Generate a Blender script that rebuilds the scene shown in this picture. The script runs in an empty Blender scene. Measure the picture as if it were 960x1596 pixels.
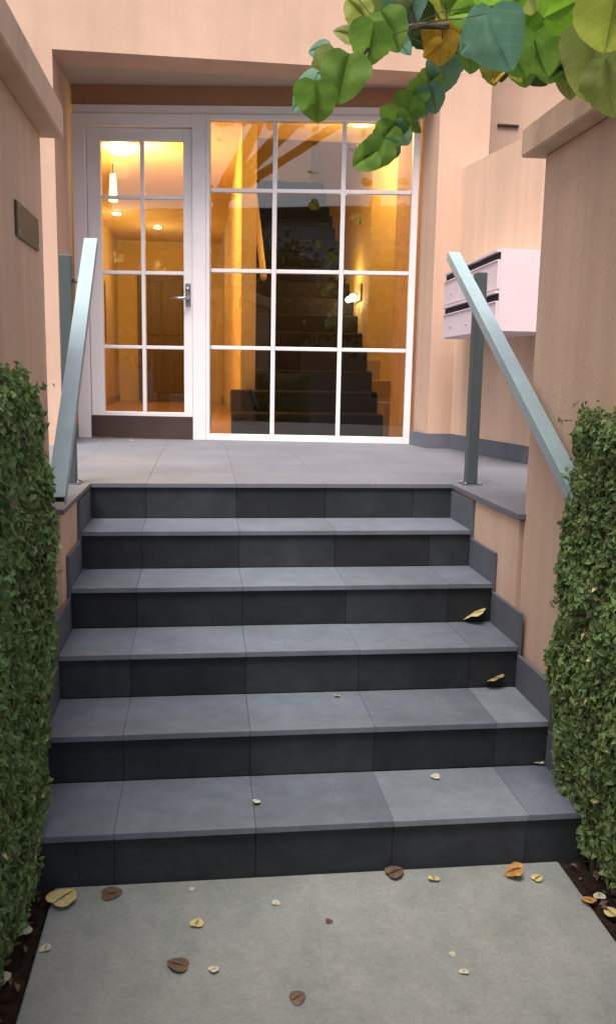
import bpy, bmesh, math, random
import numpy as np
from mathutils import Vector, Matrix
random.seed(7); rng = np.random.default_rng(11)
SC = bpy.context.scene
COL = SC.collection

# ------------------------------------------------------------------ camera
CP = Vector((-0.3361, -2.3717, 1.5008)); YAW, PITCH, ROLL, FPX = 0.1232, 0.1605, 0.0186, 1332.6
cy, sy, cp, sp = math.cos(YAW), math.sin(YAW), math.cos(PITCH), math.sin(PITCH)
FWD = Vector((sy*cp, cy*cp, -sp)); RT0 = Vector((cy, -sy, 0)); UP0 = RT0.cross(FWD)
RT = math.cos(ROLL)*RT0 + math.sin(ROLL)*UP0; UP = -math.sin(ROLL)*RT0 + math.cos(ROLL)*UP0
cam = bpy.data.cameras.new('camera'); camo = bpy.data.objects.new('camera', cam); COL.objects.link(camo)
m = Matrix((RT, UP, -FWD)).transposed().to_4x4(); m.translation = CP; camo.matrix_world = m
cam.sensor_fit = 'VERTICAL'; cam.sensor_height = 24; cam.lens = FPX/1596*24
cam.clip_start = 0.05; cam.clip_end = 500
SC.camera = camo
# ------------------------------------------------------------------ world, sun, exposure
SUN_EL, SUN_AZ = math.radians(64), math.radians(205)      # azimuth clockwise from +y: behind the camera, a little left
w = bpy.data.worlds.new('World'); SC.world = w; w.use_nodes = True
nt = w.node_tree; sky = nt.nodes.new('ShaderNodeTexSky'); sky.sky_type = 'NISHITA'; sky.sun_disc = False
sky.sun_elevation = SUN_EL; sky.sun_rotation = SUN_AZ; sky.air_density = 1.0; sky.dust_density = 6.0; sky.ozone_density = 1.0
bg = nt.nodes['Background']; nt.links.new(sky.outputs[0], bg.inputs[0]); bg.inputs[1].default_value = 0.105
sl = bpy.data.lights.new('sun', 'SUN'); sl.energy = 1.5; sl.angle = math.radians(32); sl.color = (1, .97, .92)
so = bpy.data.objects.new('sun', sl); COL.objects.link(so)
sd = Vector((math.sin(SUN_AZ)*math.cos(SUN_EL), math.cos(SUN_AZ)*math.cos(SUN_EL), math.sin(SUN_EL)))
so.rotation_euler = sd.to_track_quat('Z', 'Y').to_euler(); so.location = (0, -5, 12)
SC.view_settings.view_transform = 'Standard'; SC.view_settings.look = 'None'
SC.view_settings.exposure = 1.4; SC.view_settings.gamma = 1
SC.cycles.max_bounces = 8; SC.cycles.transparent_max_bounces = 12

def ray(px, py):
    return FWD + (px-480)/FPX*RT - (py-798)/FPX*UP
def at_d(px, py, d): return CP + ray(px, py)*d                  # point at optical depth d
def at_z(px, py, z): r = ray(px, py); return CP + r*((z-CP.z)/r.z)
def at_y(px, py, y): r = ray(px, py); return CP + r*((y-CP.y)/r.y)

# ------------------------------------------------------------------ materials
def mat(name, base, rough=.7, spec=.4, var=0, vscale=4, stretch=(1, 1, 1), col2=None, bump=0, bscale=60, bdist=.003,
        island=0, objvar=0, trans=0, metal=0, fine=0, coat=0, streak=0, vein=False, blotch=0, speck=0):
    M = bpy.data.materials.new(name); M.use_nodes = True; n = M.node_tree.nodes; l = M.node_tree.links
    b = n['Principled BSDF']; b.inputs['Roughness'].default_value = rough; b.inputs['Specular IOR Level'].default_value = spec
    b.inputs['Metallic'].default_value = metal; b.inputs['Coat Weight'].default_value = coat
    tc = n.new('ShaderNodeTexCoord'); mp = n.new('ShaderNodeMapping'); mp.inputs['Scale'].default_value = stretch
    geo = n.new('ShaderNodeNewGeometry')
    l.new(geo.outputs['Position'], mp.inputs['Vector'])
    cur = None
    rgb = n.new('ShaderNodeRGB'); rgb.outputs[0].default_value = (*base, 1); cur = rgb.outputs[0]
    def hsv(fac_out, lo, hi, cur, hue=0):
        mr = n.new('ShaderNodeMapRange'); l.new(fac_out, mr.inputs[0]); mr.inputs[3].default_value = lo; mr.inputs[4].default_value = hi
        h = n.new('ShaderNodeHueSaturation'); l.new(cur, h.inputs['Color']); l.new(mr.outputs[0], h.inputs['Value'])
        if hue:
            m2 = n.new('ShaderNodeMapRange'); l.new(fac_out, m2.inputs[0]); m2.inputs[3].default_value = .5-hue; m2.inputs[4].default_value = .5+hue
            l.new(m2.outputs[0], h.inputs['Hue'])
        return h.outputs[0]
    if col2 or var:
        ns = n.new('ShaderNodeTexNoise'); ns.inputs['Scale'].default_value = vscale; ns.inputs['Detail'].default_value = 6
        ns.inputs['Roughness'].default_value = .6; l.new(mp.outputs[0], ns.inputs['Vector'])
        rmp = n.new('ShaderNodeMapRange'); l.new(ns.outputs[0], rmp.inputs[0]); rmp.inputs[1].default_value = .33; rmp.inputs[2].default_value = .67
        if col2:
            mx = n.new('ShaderNodeMixRGB'); l.new(rmp.outputs[0], mx.inputs[0]); l.new(cur, mx.inputs[1]); mx.inputs[2].default_value = (*col2, 1); cur = mx.outputs[0]
        if var: cur = hsv(rmp.outputs[0], 1-var, 1+var, cur)
    if blotch:      # worn and stained patches at two sizes
        for sc_, am in ((2.3, blotch), (16, blotch*.7)):
            nb_ = n.new('ShaderNodeTexNoise'); nb_.inputs['Scale'].default_value = sc_; nb_.inputs['Detail'].default_value = 8; nb_.inputs['Roughness'].default_value = .7
            l.new(geo.outputs['Position'], nb_.inputs['Vector']); rr = n.new('ShaderNodeMapRange'); l.new(nb_.outputs[0], rr.inputs[0]); rr.inputs[1].default_value = .38; rr.inputs[2].default_value = .62
            cur = hsv(rr.outputs[0], 1-am, 1+am, cur)
    if speck:       # aggregate and grit
        vo = n.new('ShaderNodeTexVoronoi'); vo.inputs['Scale'].default_value = 130; l.new(geo.outputs['Position'], vo.inputs['Vector'])
        sx = n.new('ShaderNodeSeparateXYZ'); l.new(vo.outputs['Color'], sx.inputs[0]); cur = hsv(sx.outputs[0], 1-speck, 1+speck, cur)
    if fine:
        nf = n.new('ShaderNodeTexNoise'); nf.inputs['Scale'].default_value = 140; nf.inputs['Detail'].default_value = 3
        l.new(geo.outputs['Position'], nf.inputs['Vector']); cur = hsv(nf.outputs[0], 1-fine, 1+fine, cur)
    if streak:      # rain streaks and grime running down the wall
        m3 = n.new('ShaderNodeMapping'); m3.inputs['Scale'].default_value = (7, 7, .35); l.new(geo.outputs['Position'], m3.inputs['Vector'])
        n3 = n.new('ShaderNodeTexNoise'); n3.inputs['Scale'].default_value = 1.3; n3.inputs['Detail'].default_value = 5; l.new(m3.outputs[0], n3.inputs['Vector'])
        cur = hsv(n3.outputs[0], 1-2*streak, 1+2*streak, cur)
    if vein:        # midrib and side veins in the leaf's own space
        sp_ = n.new('ShaderNodeSeparateXYZ'); l.new(tc.outputs['Object'], sp_.inputs[0])
        def mth(op, a, b_=None):
            q = n.new('ShaderNodeMath'); q.operation = op
            for i_, v_ in enumerate((a, b_)):
                if v_ is None: continue
                if isinstance(v_, (int, float)): q.inputs[i_].default_value = v_
                else: l.new(v_, q.inputs[i_])
            return q.outputs[0]
        ay = mth('ABSOLUTE', sp_.outputs[1]); u = mth('MULTIPLY', mth('SUBTRACT', sp_.outputs[0], mth('MULTIPLY', ay, .75)), 5.0)
        fr = mth('ABSOLUTE', mth('SUBTRACT', mth('FRACT', mth('ADD', u, 20.0)), .5)); side = mth('LESS_THAN', fr, .045); mid = mth('LESS_THAN', ay, .016)
        vm = mth('MAXIMUM', side, mid); cur = hsv(vm, 1.0, 1.18, cur)
    if island: cur = hsv(geo.outputs['Random Per Island'], 1-island, 1+island, cur, .025)
    if objvar:
        oi = n.new('ShaderNodeObjectInfo'); cur = hsv(oi.outputs['Random'], 1-objvar, 1+objvar, cur)
    l.new(cur, b.inputs['Base Color'])
    if bump:
        nb = n.new('ShaderNodeTexNoise'); nb.inputs['Scale'].default_value = bscale; nb.inputs['Detail'].default_value = 5
        l.new(geo.outputs['Position'], nb.inputs['Vector'])
        bp = n.new('ShaderNodeBump'); bp.inputs['Strength'].default_value = bump; bp.inputs['Distance'].default_value = bdist
        l.new(nb.outputs[0], bp.inputs['Height']); l.new(bp.outputs[0], b.inputs['Normal'])
    if trans:
        tr = n.new('ShaderNodeBsdfTranslucent'); l.new(cur, tr.inputs[0]); mx = n.new('ShaderNodeMixShader'); mx.inputs[0].default_value = trans
        out = n['Material Output']; l.new(b.outputs[0], mx.inputs[1]); l.new(tr.outputs[0], mx.inputs[2]); l.new(mx.outputs[0], out.inputs[0])
    return M

M = {}
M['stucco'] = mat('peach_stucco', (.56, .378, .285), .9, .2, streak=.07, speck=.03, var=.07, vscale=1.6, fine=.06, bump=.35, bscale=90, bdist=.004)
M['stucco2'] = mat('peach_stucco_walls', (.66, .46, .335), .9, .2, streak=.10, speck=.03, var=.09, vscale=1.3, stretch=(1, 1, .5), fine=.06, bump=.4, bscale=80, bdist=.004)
M['soffit'] = mat('soffit_paint', (.44, .37, .30), .9, .2, var=.05)
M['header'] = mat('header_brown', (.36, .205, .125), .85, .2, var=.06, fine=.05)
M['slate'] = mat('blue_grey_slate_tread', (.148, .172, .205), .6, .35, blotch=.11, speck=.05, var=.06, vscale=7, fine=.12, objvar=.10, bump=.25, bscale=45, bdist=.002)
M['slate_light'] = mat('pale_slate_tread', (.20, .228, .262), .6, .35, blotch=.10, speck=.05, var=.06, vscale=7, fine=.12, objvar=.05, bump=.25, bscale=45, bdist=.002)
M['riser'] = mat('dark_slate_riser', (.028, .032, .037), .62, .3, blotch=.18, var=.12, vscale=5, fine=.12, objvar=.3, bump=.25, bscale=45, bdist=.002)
M['landing'] = mat('landing_slate', (.152, .160, .186), .62, .3, blotch=.06, speck=.04, var=.05, vscale=3, fine=.07, objvar=.05, bump=.2, bscale=45, bdist=.002)
M['skirt'] = mat('slate_skirting', (.125, .135, .16), .6, .35, var=.10, vscale=6, fine=.10, objvar=.08, bump=.2, bscale=45, bdist=.002)
M['mortar'] = mat('mortar_bed', (.08, .085, .095), .95, .1, fine=.1)
M['concrete'] = mat('path_concrete', (.245, .27, .255), .8, .25, blotch=.06, speck=.07, var=.05, vscale=5, stretch=(1.3, .8, 1), col2=(.295, .30, .28), fine=.12, bump=.4, bscale=70, bdist=.003)
M['soil'] = mat('dark_soil', (.035, .022, .015), .95, .1, var=.4, vscale=25, bump=1, bscale=40, bdist=.03)
M['asphalt'] = mat('asphalt', (.05, .05, .052), .9, .2, fine=.2, var=.1)
M['frame'] = mat('white_frame_paint', (.74, .70, .72), .45, .4, var=.03, vscale=3, fine=.02)
M['kick'] = mat('brown_kick_plate', (.055, .032, .028), .5, .4, var=.15)
M['steel'] = mat('brushed_steel', (.5, .5, .5), .3, .5, metal=1)
M['rail'] = mat('blue_grey_rail_paint', (.29, .385, .41), .45, .45, blotch=.06, var=.05, vscale=3)
M['post'] = mat('grey_green_post_paint', (.075, .095, .10), .45, .45, var=.05, vscale=3)
M['black'] = mat('plain_black', (.01, .01, .011), .6, .3)
M['mail'] = mat('pale_pink_mailbox_paint', (.74, .62, .68), .45, .4, var=.03, fine=.02)
M['plaque'] = mat('bronze_plaque', (.10, .075, .05), .55, .4, var=.15, vscale=20)
M['hedge'] = mat('hedge_leaf', (.22, .31, .115), .55, .3, island=.5, var=.35, vscale=4, trans=.4)
M['hedge_new'] = mat('hedge_new_leaf', (.20, .27, .09), .45, .5, island=.3, trans=.3)
M['twig'] = mat('twig_bark', (.06, .045, .03), .9, .2, var=.2, vscale=20)
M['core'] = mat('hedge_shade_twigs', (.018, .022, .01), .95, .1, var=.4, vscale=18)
M['trunk'] = mat('trunk_bark', (.12, .095, .07), .9, .2, var=.3, vscale=14, bump=.8, bscale=30, bdist=.01)
def leafm(name, c, t=.45): return mat(name, c, .55, .3, var=.16, vscale=14, objvar=.12, trans=t, bump=.25, bscale=70, bdist=.002, vein=True)
M['leaf_green'] = leafm('leaf_mid_green', (.19, .34, .055))
M['leaf_teal'] = leafm('leaf_blue_green', (.21, .40, .27), .5)
M['leaf_bright'] = leafm('leaf_bright_green', (.24, .46, .04), .5)
M['leaf_lime'] = leafm('leaf_yellow_green', (.40, .45, .07), .5)
M['leaf_olive'] = leafm('leaf_olive', (.33, .38, .10), .5)
M['leaf_yellow'] = leafm('leaf_yellow', (.75, .45, .06), .4)
M['leaf_dark'] = leafm('leaf_dark', (.05, .09, .03), .3)
M['crown'] = mat('far_crown_leaf', (.05, .09, .03), .6, .3, island=.5, trans=.2)
M['dead_yellow'] = mat('fallen_yellow', (.62, .50, .22), .7, .2, var=.2, vscale=60)
M['dead_cream'] = mat('fallen_cream', (.60, .56, .42), .7, .2, var=.2, vscale=60)
M['dead_brown'] = mat('fallen_brown', (.15, .10, .065), .8, .2, var=.3, vscale=60)
M['dead_tan'] = mat('fallen_tan', (.38, .29, .13), .8, .2, var=.3, vscale=60)
M['dead_orange'] = mat('fallen_orange', (.52, .27, .08), .7, .2, var=.3, vscale=60)
M['int_wall'] = mat('interior_cream_wall', (.64, .48, .22), .75, .25, var=.05, vscale=2)
M['int_ceiling'] = mat('interior_ceiling', (.75, .55, .28), .8, .2)
M['int_floor'] = mat('interior_tile_floor', (.42, .25, .10), .3, .45, var=.1)
M['carpet'] = mat('dark_carpet', (.035, .028, .027), .95, .1, var=.15, fine=.2)
M['int_string'] = mat('stair_string_plaster', (.40, .30, .17), .7, .3, var=.05)
M['int_door'] = mat('brown_inner_door', (.14, .085, .035), .45, .4, var=.2, vscale=4, stretch=(6, 6, .4))
M['handrail'] = mat('timber_handrail', (.75, .55, .22), .4, .4)
M['far_wall'] = mat('pale_render', (.62, .60, .58), .9, .2, var=.05)
M['white'] = mat('white_paint', (.8, .8, .8), .5, .4)
M['dark_glass'] = mat('dark_window', (.02, .025, .03), .1, .6)
M['roof'] = mat('grey_roof', (.12, .11, .11), .8, .2)
def emis(name, c, s):
    m_ = bpy.data.materials.new(name); m_.use_nodes = True; b = m_.node_tree.nodes['Principled BSDF']
    b.inputs['Base Color'].default_value = (*c, 1); b.inputs['Emission Color'].default_value = (*c, 1); b.inputs['Emission Strength'].default_value = s
    return m_
M['lamp'] = emis('lit_lamp_glass', (1, .66, .2), 5)
M['lamp_w'] = emis('lit_spot_glass', (1, .85, .6), 14)
def glass(name, tint=(1, 1, 1)):
    m_ = bpy.data.materials.new(name); m_.use_nodes = True; n = m_.node_tree.nodes; l = m_.node_tree.links
    n.remove(n['Principled BSDF']); t = n.new('ShaderNodeBsdfTransparent'); t.inputs[0].default_value = (*tint, 1)
    g = n.new('ShaderNodeBsdfGlossy'); g.inputs['Roughness'].default_value = .015; g.inputs[0].default_value = (1, 1, 1, 1)
    fr = n.new('ShaderNodeFresnel'); fr.inputs[0].default_value = 1.65
    mx = n.new('ShaderNodeMixShader'); l.new(fr.outputs[0], mx.inputs[0]); l.new(t.outputs[0], mx.inputs[1]); l.new(g.outputs[0], mx.inputs[2])
    nb = n.new('ShaderNodeTexNoise'); nb.inputs['Scale'].default_value = 1.5; bp = n.new('ShaderNodeBump'); bp.inputs['Strength'].default_value = .08; bp.inputs['Distance'].default_value = .01
    ge = n.new('ShaderNodeNewGeometry'); l.new(ge.outputs['Position'], nb.inputs['Vector']); l.new(nb.outputs[0], bp.inputs['Height']); l.new(bp.outputs[0], g.inputs['Normal'])
    l.new(mx.outputs[0], n['Material Output'].inputs[0]); return m_
M['glass'] = glass('window_glass', (.95, .94, .90))

# ------------------------------------------------------------------ object helpers
ORG = {}
def tag(o, label=None, cat=None, group=None, kind=None):
    if label: o['label'] = label
    if cat: o['category'] = cat
    if group: o['group'] = group
    if kind: o['kind'] = kind
    return o
def thing(name, loc, label, cat, group=None, kind=None):
    o = bpy.data.objects.new(name, None); COL.objects.link(o); o.location = loc; o.empty_display_size = .1
    ORG[o.name] = Vector(loc); return tag(o, label, cat, group, kind)
def mesh_obj(name, verts, faces, material, parent=None, smooth=False, bevel=0, mats=None, face_mats=None):
    """verts in world coordinates; the object's origin goes to their centre"""
    vs = [Vector(v) for v in verts]; c = Vector((0, 0, 0))
    lo = Vector([min(v[i] for v in vs) for i in range(3)]); hi = Vector([max(v[i] for v in vs) for i in range(3)]); c = (lo+hi)/2
    me = bpy.data.meshes.new(name); me.from_pydata([v-c for v in vs], [], faces)
    bm = bmesh.new(); bm.from_mesh(me); bmesh.ops.recalc_face_normals(bm, faces=bm.faces)
    if bevel:
        bmesh.ops.bevel(bm, geom=list(bm.edges), offset=bevel, segments=1, affect='EDGES', profile=.5)
    bm.to_mesh(me); bm.free()
    for m_ in (mats or [material]): me.materials.append(m_)
    if face_mats: me.polygons.foreach_set('material_index', face_mats)
    if smooth: me.polygons.foreach_set('use_smooth', [True]*len(me.polygons))
    o = bpy.data.objects.new(name, me); COL.objects.link(o)
    place(o, c, parent); return o
def place(o, c, parent):
    ORG[o.name] = Vector(c)
    if parent is not None: o.parent = parent; o.location = Vector(c) - ORG[parent.name]
    else: o.location = c
BF = [(0, 1, 3, 2), (4, 6, 7, 5), (0, 4, 5, 1), (2, 3, 7, 6), (0, 2, 6, 4), (1, 5, 7, 3)]
def box(name, x0, x1, y0, y1, z0, z1, material, parent=None, bevel=0, xf=None, **k):
    vs = [(x, y, z) for x in (x0, x1) for y in (y0, y1) for z in (z0, z1)]
    if xf: vs = [xf(*v) for v in vs]
    return mesh_obj(name, vs, BF, material, parent, bevel=bevel, **k)
def multibox(name, boxes, material, parent=None, xf=None, **k):
    vs, fs = [], []
    for (x0, x1, y0, y1, z0, z1) in boxes:
        b = len(vs); q = [(x, y, z) for x in (x0, x1) for y in (y0, y1) for z in (z0, z1)]
        if xf: q = [xf(*v) for v in q]
        vs += q; fs += [tuple(i+b for i in f) for f in BF]
    return mesh_obj(name, vs, fs, material, parent, **k)
def clone(src, name, c, parent, rot=None, scale=None):
    o = src.copy(); o.name = name; COL.objects.link(o)
    for k_ in list(o.keys()): del o[k_]
    place(o, c, parent)
    if rot is not None: o.rotation_euler = rot
    if scale is not None: o.scale = scale
    return o
def tube(name, pts, radii, material, parent=None, n=8, smooth=True):
    pts = [Vector(p) for p in pts]; vs, fs = [], []
    if isinstance(radii, (int, float)): radii = [radii]*len(pts)
    for i, p in enumerate(pts):
        d = (pts[min(i+1, len(pts)-1)]-pts[max(i-1, 0)]).normalized()
        a = d.orthogonal().normalized() if i == 0 else (a - d*a.dot(d)).normalized()
        b = d.cross(a)
        for k_ in range(n): t = 2*math.pi*k_/n; vs.append(p+(a*math.cos(t)+b*math.sin(t))*radii[i])
    for i in range(len(pts)-1):
        for k_ in range(n): fs.append((i*n+k_, i*n+(k_+1) % n, (i+1)*n+(k_+1) % n, (i+1)*n+k_))
    fs.append(tuple(range(n-1, -1, -1))); fs.append(tuple(range(len(vs)-n, len(vs))))
    return mesh_obj(name, vs, fs, material, parent, smooth=smooth)
def oriented_box(name, a, b, wdir, w_, h_, material, parent=None, bevel=0, open_under=False, t=.006):
    """bar from a to b, w_ wide along wdir, h_ tall across"""
    a, b = Vector(a), Vector(b); d = (b-a).normalized(); wd = Vector(wdir); wd = (wd-d*wd.dot(d)).normalized(); u = wd.cross(d)
    if u.z < 0: u = -u
    def sec(lst): return [(wd*x+u*y) for x, y in lst]
    if open_under:
        s = sec([(-w_/2, -h_/2), (-w_/2, h_/2), (w_/2, h_/2), (w_/2, -h_/2), (w_/2-t, -h_/2), (w_/2-t, h_/2-t), (-w_/2+t, h_/2-t), (-w_/2+t, -h_/2)])
    else: s = sec([(-w_/2, -h_/2), (-w_/2, h_/2), (w_/2, h_/2), (w_/2, -h_/2)])
    n = len(s); vs = [a+q for q in s]+[b+q for q in s]; fs = [(i, (i+1) % n, n+(i+1) % n, n+i) for i in range(n)]
    if open_under:
        for o_ in (0, n): fs += [(o_+0, o_+1, o_+6, o_+7), (o_+1, o_+2, o_+5, o_+6), (o_+2, o_+3, o_+4, o_+5)]
    else: fs += [tuple(range(n)), tuple(range(n, 2*n))]
    return mesh_obj(name, vs, fs, material, parent, bevel=bevel)

# ------------------------------------------------------------------ stair dimensions
W2, T, R, L = .847, .3191, .165, .99
YL = 5*T                                        # landing edge 1.5955
def S(o): o['kind'] = 'structure'; return o

# ground
S(box('soil_ground', -60, 60, -60, 60, -.6, -.025, M['soil'])); 
def wavy_sheet(name, x0, x1, y0, y1, z, nx, ny, amp, material, thick=.1):
    vs, fs = [], []
    for j in range(ny+1):
        for i in range(nx+1):
            vs.append((x0+(x1-x0)*i/nx, y0+(y1-y0)*j/ny, z+random.uniform(-amp, amp)))
    for j in range(ny):
        for i in range(nx): q = j*(nx+1)+i; fs.append((q, q+1, q+nx+2, q+nx+1))
    return mesh_obj(name, vs, fs, material, smooth=True)
for n_, x0, x1 in (('planting_bed', -1.9, -.775), ('planting_bed', .775, 1.9)):
    S(wavy_sheet(n_, x0, x1, -3.2, .35, -.012, 40, 120, .012, M['soil']))
S(box('garden_path', -.77, .77, -3.2, -.004, -.12, 0, M['concrete'], bevel=.004))
S(box('pavement', -60, 60, -5.2, -3.2, -.12, -.004, M['concrete']))
S(box('road', -60, 60, -11.5, -5.2, -.3, -.13, M['asphalt']))
S(box('far_pavement', -60, 60, -13.5, -11.5, -.3, -.01, M['concrete']))

# ------------------------------------------------------------------ outdoor steps with slate tiles
st = thing('stone_steps', (0, 0, 0), 'flight of blue grey slate tiled steps rising from the concrete path to the entrance landing', 'steps')
multibox('step_base', [(-W2, W2, k*T+.012, 5*T+.02 if k == 5 else (k+1)*T+.013, (k*R if k else -.1), (k+1)*R-.021) for k in range(5)] , M['mortar'], st)
JX = [-W2, -.597, -.182, .237, .662, W2]
NG = .012
for k in range(6):
    jx = JX
    for i in range(5):
        x0, x1 = jx[i]+(.0004 if i else .001), jx[i+1]-(.0004 if i < 4 else .001)
        if k < 5:
            light = (k == 0 and i == 3) or (k == 1 and i == 4)
            box('tread_tile', x0, x1, k*T-NG, (k+1)*T-.001, (k+1)*R-.020, (k+1)*R+random.uniform(-.0006, .0006), M['slate_light' if light else 'slate'], st, bevel=.0012)
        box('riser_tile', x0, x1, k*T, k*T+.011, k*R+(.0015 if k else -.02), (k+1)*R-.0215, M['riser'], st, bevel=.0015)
# stepped slate skirting on both flanks
for s in (-1, 1):
    for k in range(5):
        xa, xb = sorted((s*W2, s*(W2+.014)))
        box('skirting_tile', xa, xb, k*T-NG+.004, (k+1)*T+(.0 if k < 4 else -.0), (k+1)*R-.06, (k+1)*R+(.128 if k < 4 else .130), M['skirt'], st, bevel=.0015)

# ------------------------------------------------------------------ landing (setting) : core + tiles
def side_x(y): return 1.42+.16*(3.6-y)           # skewed side wall on the right
ld = S(multibox('landing', [(-1.9, 2.3, YL+.012, 4.42, -.1, L-.0205), (-1.9, -W2-.016, .85, YL+.0125, -.1, L-.0205), (W2+.016, 2.3, .73, YL+.0125, -.1, L-.0205)], M['stucco2']))
def ltile(x0, x1, y0, y1):
    g = .0004
    box('landing_tile', x0+g, x1-g, y0+g, y1-g, L-.020, L+random.uniform(-.0005, .0005), M['landing'], ld, bevel=.001)
xs = [-1.88, -1.44, -1.02, -.597, -.182, .237, .662, 1.08, 1.50, 1.92, 2.28]
ys = [YL-NG, 2.02, 2.44, 2.86, 3.28, 3.70, 4.12, 4.419]
for j in range(len(ys)-1):
    for i in range(len(xs)-1): ltile(xs[i], xs[i+1], ys[j], ys[j+1])
yl = [.70, 1.13, YL-NG]
for j in range(2):
    for a, b in ((W2-.002, 1.25), (1.25, 1.66), (1.66, 2.2)): ltile(a, b, yl[j]+(0 if j else 0), yl[j+1])
    for a, b in ((-1.88, -1.25), (-1.25, -W2+.002)): ltile(a, b, yl[j]+(.12 if j == 0 else 0), yl[j+1])

# ------------------------------------------------------------------ the building
A0 = Vector((-1.17, 4.291, 0)); V = Vector((.989, -.147, 0)).normalized(); WN = Vector((-V.y, V.x, 0))
def D(s, t, z): p = A0+V*s+WN*t; return (p.x, p.y, z+L)     # door wall frame: s along, t inwards, z above the landing
YF = 3.6; ZS = 3.50
bd = thing('apartment_building', (0, YF, 0), 'peach rendered building with a recessed glazed entrance and a warmly lit stair hall', 'building')
# front wall around the recess
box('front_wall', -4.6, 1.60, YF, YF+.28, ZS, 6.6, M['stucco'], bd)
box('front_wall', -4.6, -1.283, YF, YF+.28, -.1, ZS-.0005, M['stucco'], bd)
mesh_obj('corner_pier', [(1.25, YF, .9), (1.60, YF, .9), (1.60, 4.6, .9), (1.19, 4.6, .9), (1.25, YF, ZS-.001), (1.60, YF, ZS-.001), (1.60, 4.6, ZS-.001), (1.19, 4.6, ZS-.001)],
         [(0, 1, 2, 3), (4, 7, 6, 5), (0, 4, 5, 1), (1, 5, 6, 2), (2, 6, 7, 3), (3, 7, 4, 0)], M['stucco'], bd)
box('jamb_wall', -1.60, -1.284, YF+.281, 4.6, -.1, ZS-.001, M['stucco'], bd)
# recessed wing to the right
box('wing_wall', 1.601, 7, 4.25, 4.5, -.1, 3.86, M['stucco'], bd)
box('wing_coping', 1.602, 7, 4.19, 4.52, 3.861, 3.93, M['stucco2'], bd)
va, vb = at_y(775, 193, 4.24), at_y(808, 194, 4.24)
box('dark_bar', va.x, vb.x, 4.232, 4.2495, va.z-.016, va.z, M['kick'], bd, bevel=.002)  # short thin dark brown bar set on the wing wall
# soffit slab over the recess
mesh_obj('soffit', [(-1.6, YF+.281, ZS+.01), (1.62, YF+.281, ZS+.01), (1.62, 4.6, ZS+.01), (-1.6, 4.6, ZS+.01), (-1.6, YF+.281, ZS+.2), (1.62, YF+.281, ZS+.2), (1.62, 4.6, ZS+.2), (-1.6, 4.6, ZS+.2)],
         [(0, 1, 2, 3), (4, 7, 6, 5), (0, 4, 5, 1), (1, 5, 6, 2), (2, 6, 7, 3), (3, 7, 4, 0)], M['soffit'], bd)
# header above the door wall
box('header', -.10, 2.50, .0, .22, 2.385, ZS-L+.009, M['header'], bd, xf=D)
box('head_trim', -.10, 2.44, -.012, .05, 2.325, 2.384, M['frame'], bd, xf=D, bevel=.003)
# slate skirting blocks at the foot of the walls
box('wall_skirting', 1.236, 1.425, YF-.013, YF-.001, L+.001, L+.105, M['skirt'], bd, bevel=.002)
mesh_obj('wall_skirting', [(1.236, YF-.0128, L+.001), (1.249, YF, L+.001), (1.205, 3.93, L+.001), (1.192, 3.93, L+.001), (1.236, YF-.0128, L+.104), (1.249, YF, L+.104), (1.205, 3.93, L+.104), (1.192, 3.93, L+.104)],
         [(0, 1, 2, 3), (4, 7, 6, 5), (0, 4, 5, 1), (1, 5, 6, 2), (2, 6, 7, 3), (3, 7, 4, 0)], M['skirt'], bd)
box('wall_skirting', -1.282, -1.270, YF+.01, 4.28, L+.001, L+.10, M['skirt'], bd)

# --- door
dr = box('door', .0, .82, .066, .068, .0, .01, M['frame'], bd, xf=D)     # threshold strip carries the leaf
dr.name = 'door'
F = M['frame']
def dbox(n, s0, s1, t0, t1, z0, z1, m_=F, bev=.003, par=None): return box(n, s0, s1, t0, t1, z0, z1, m_, par or dr, bevel=bev, xf=D)
dbox('frame_post', -.10, -.004, -.03, .06, .0, 2.322)
dbox('frame_post', .770, .868, -.03, .06, .0, 2.322)
dbox('frame_head', -.004, .770, -.028, .06, 2.235, 2.321)
dbox('stile', .000, .098, .0, .045, .008, 2.228)
dbox('stile', .700, .765, .0, .045, .008, 2.228)
dbox('rail', .0985, .6995, .001, .044, 2.145, 2.228)
dbox('rail', .0985, .6995, .001, .044, .008, .202)
dbox('kick_plate', -.002, .766, -.012, -.001, .008, .172, M['kick'], .002)
MS = (.386, .414)
zr = [.202, .683, 1.223, 1.756, 2.145]
for z in zr[1:4]:
    for s0, s1 in ((.0985, MS[0]-.0005), (MS[1]+.0005, .6995)): dbox('muntin', s0, s1, .006, .038, z-.013, z+.013)
dbox('muntin', MS[0], MS[1], .004, .040, .2025, 2.1445)
for i in range(4):
    for s0, s1 in ((.099, MS[0]), (MS[1], .699)):
        dbox('pane', s0+.001, s1-.001, .019, .023, zr[i]+(.0135 if i else .001), zr[i+1]-(.0135 if i < 3 else .001), M['glass'], 0)
dbox('lock_plate', .712, .752, -.008, -.0005, .985, 1.15, M['steel'], .002)
tube('cylinder_lock', [D(.732, -.008, 1.11), D(.732, -.024, 1.11)], .014, M['steel'], dr, 12)
tube('lever_handle', [D(.732, -.008, 1.04), D(.732, -.05, 1.04), D(.715, -.058, 1.04), D(.615, -.058, 1.037)], [.011, .011, .011, .009], M['steel'], dr, 8)
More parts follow.
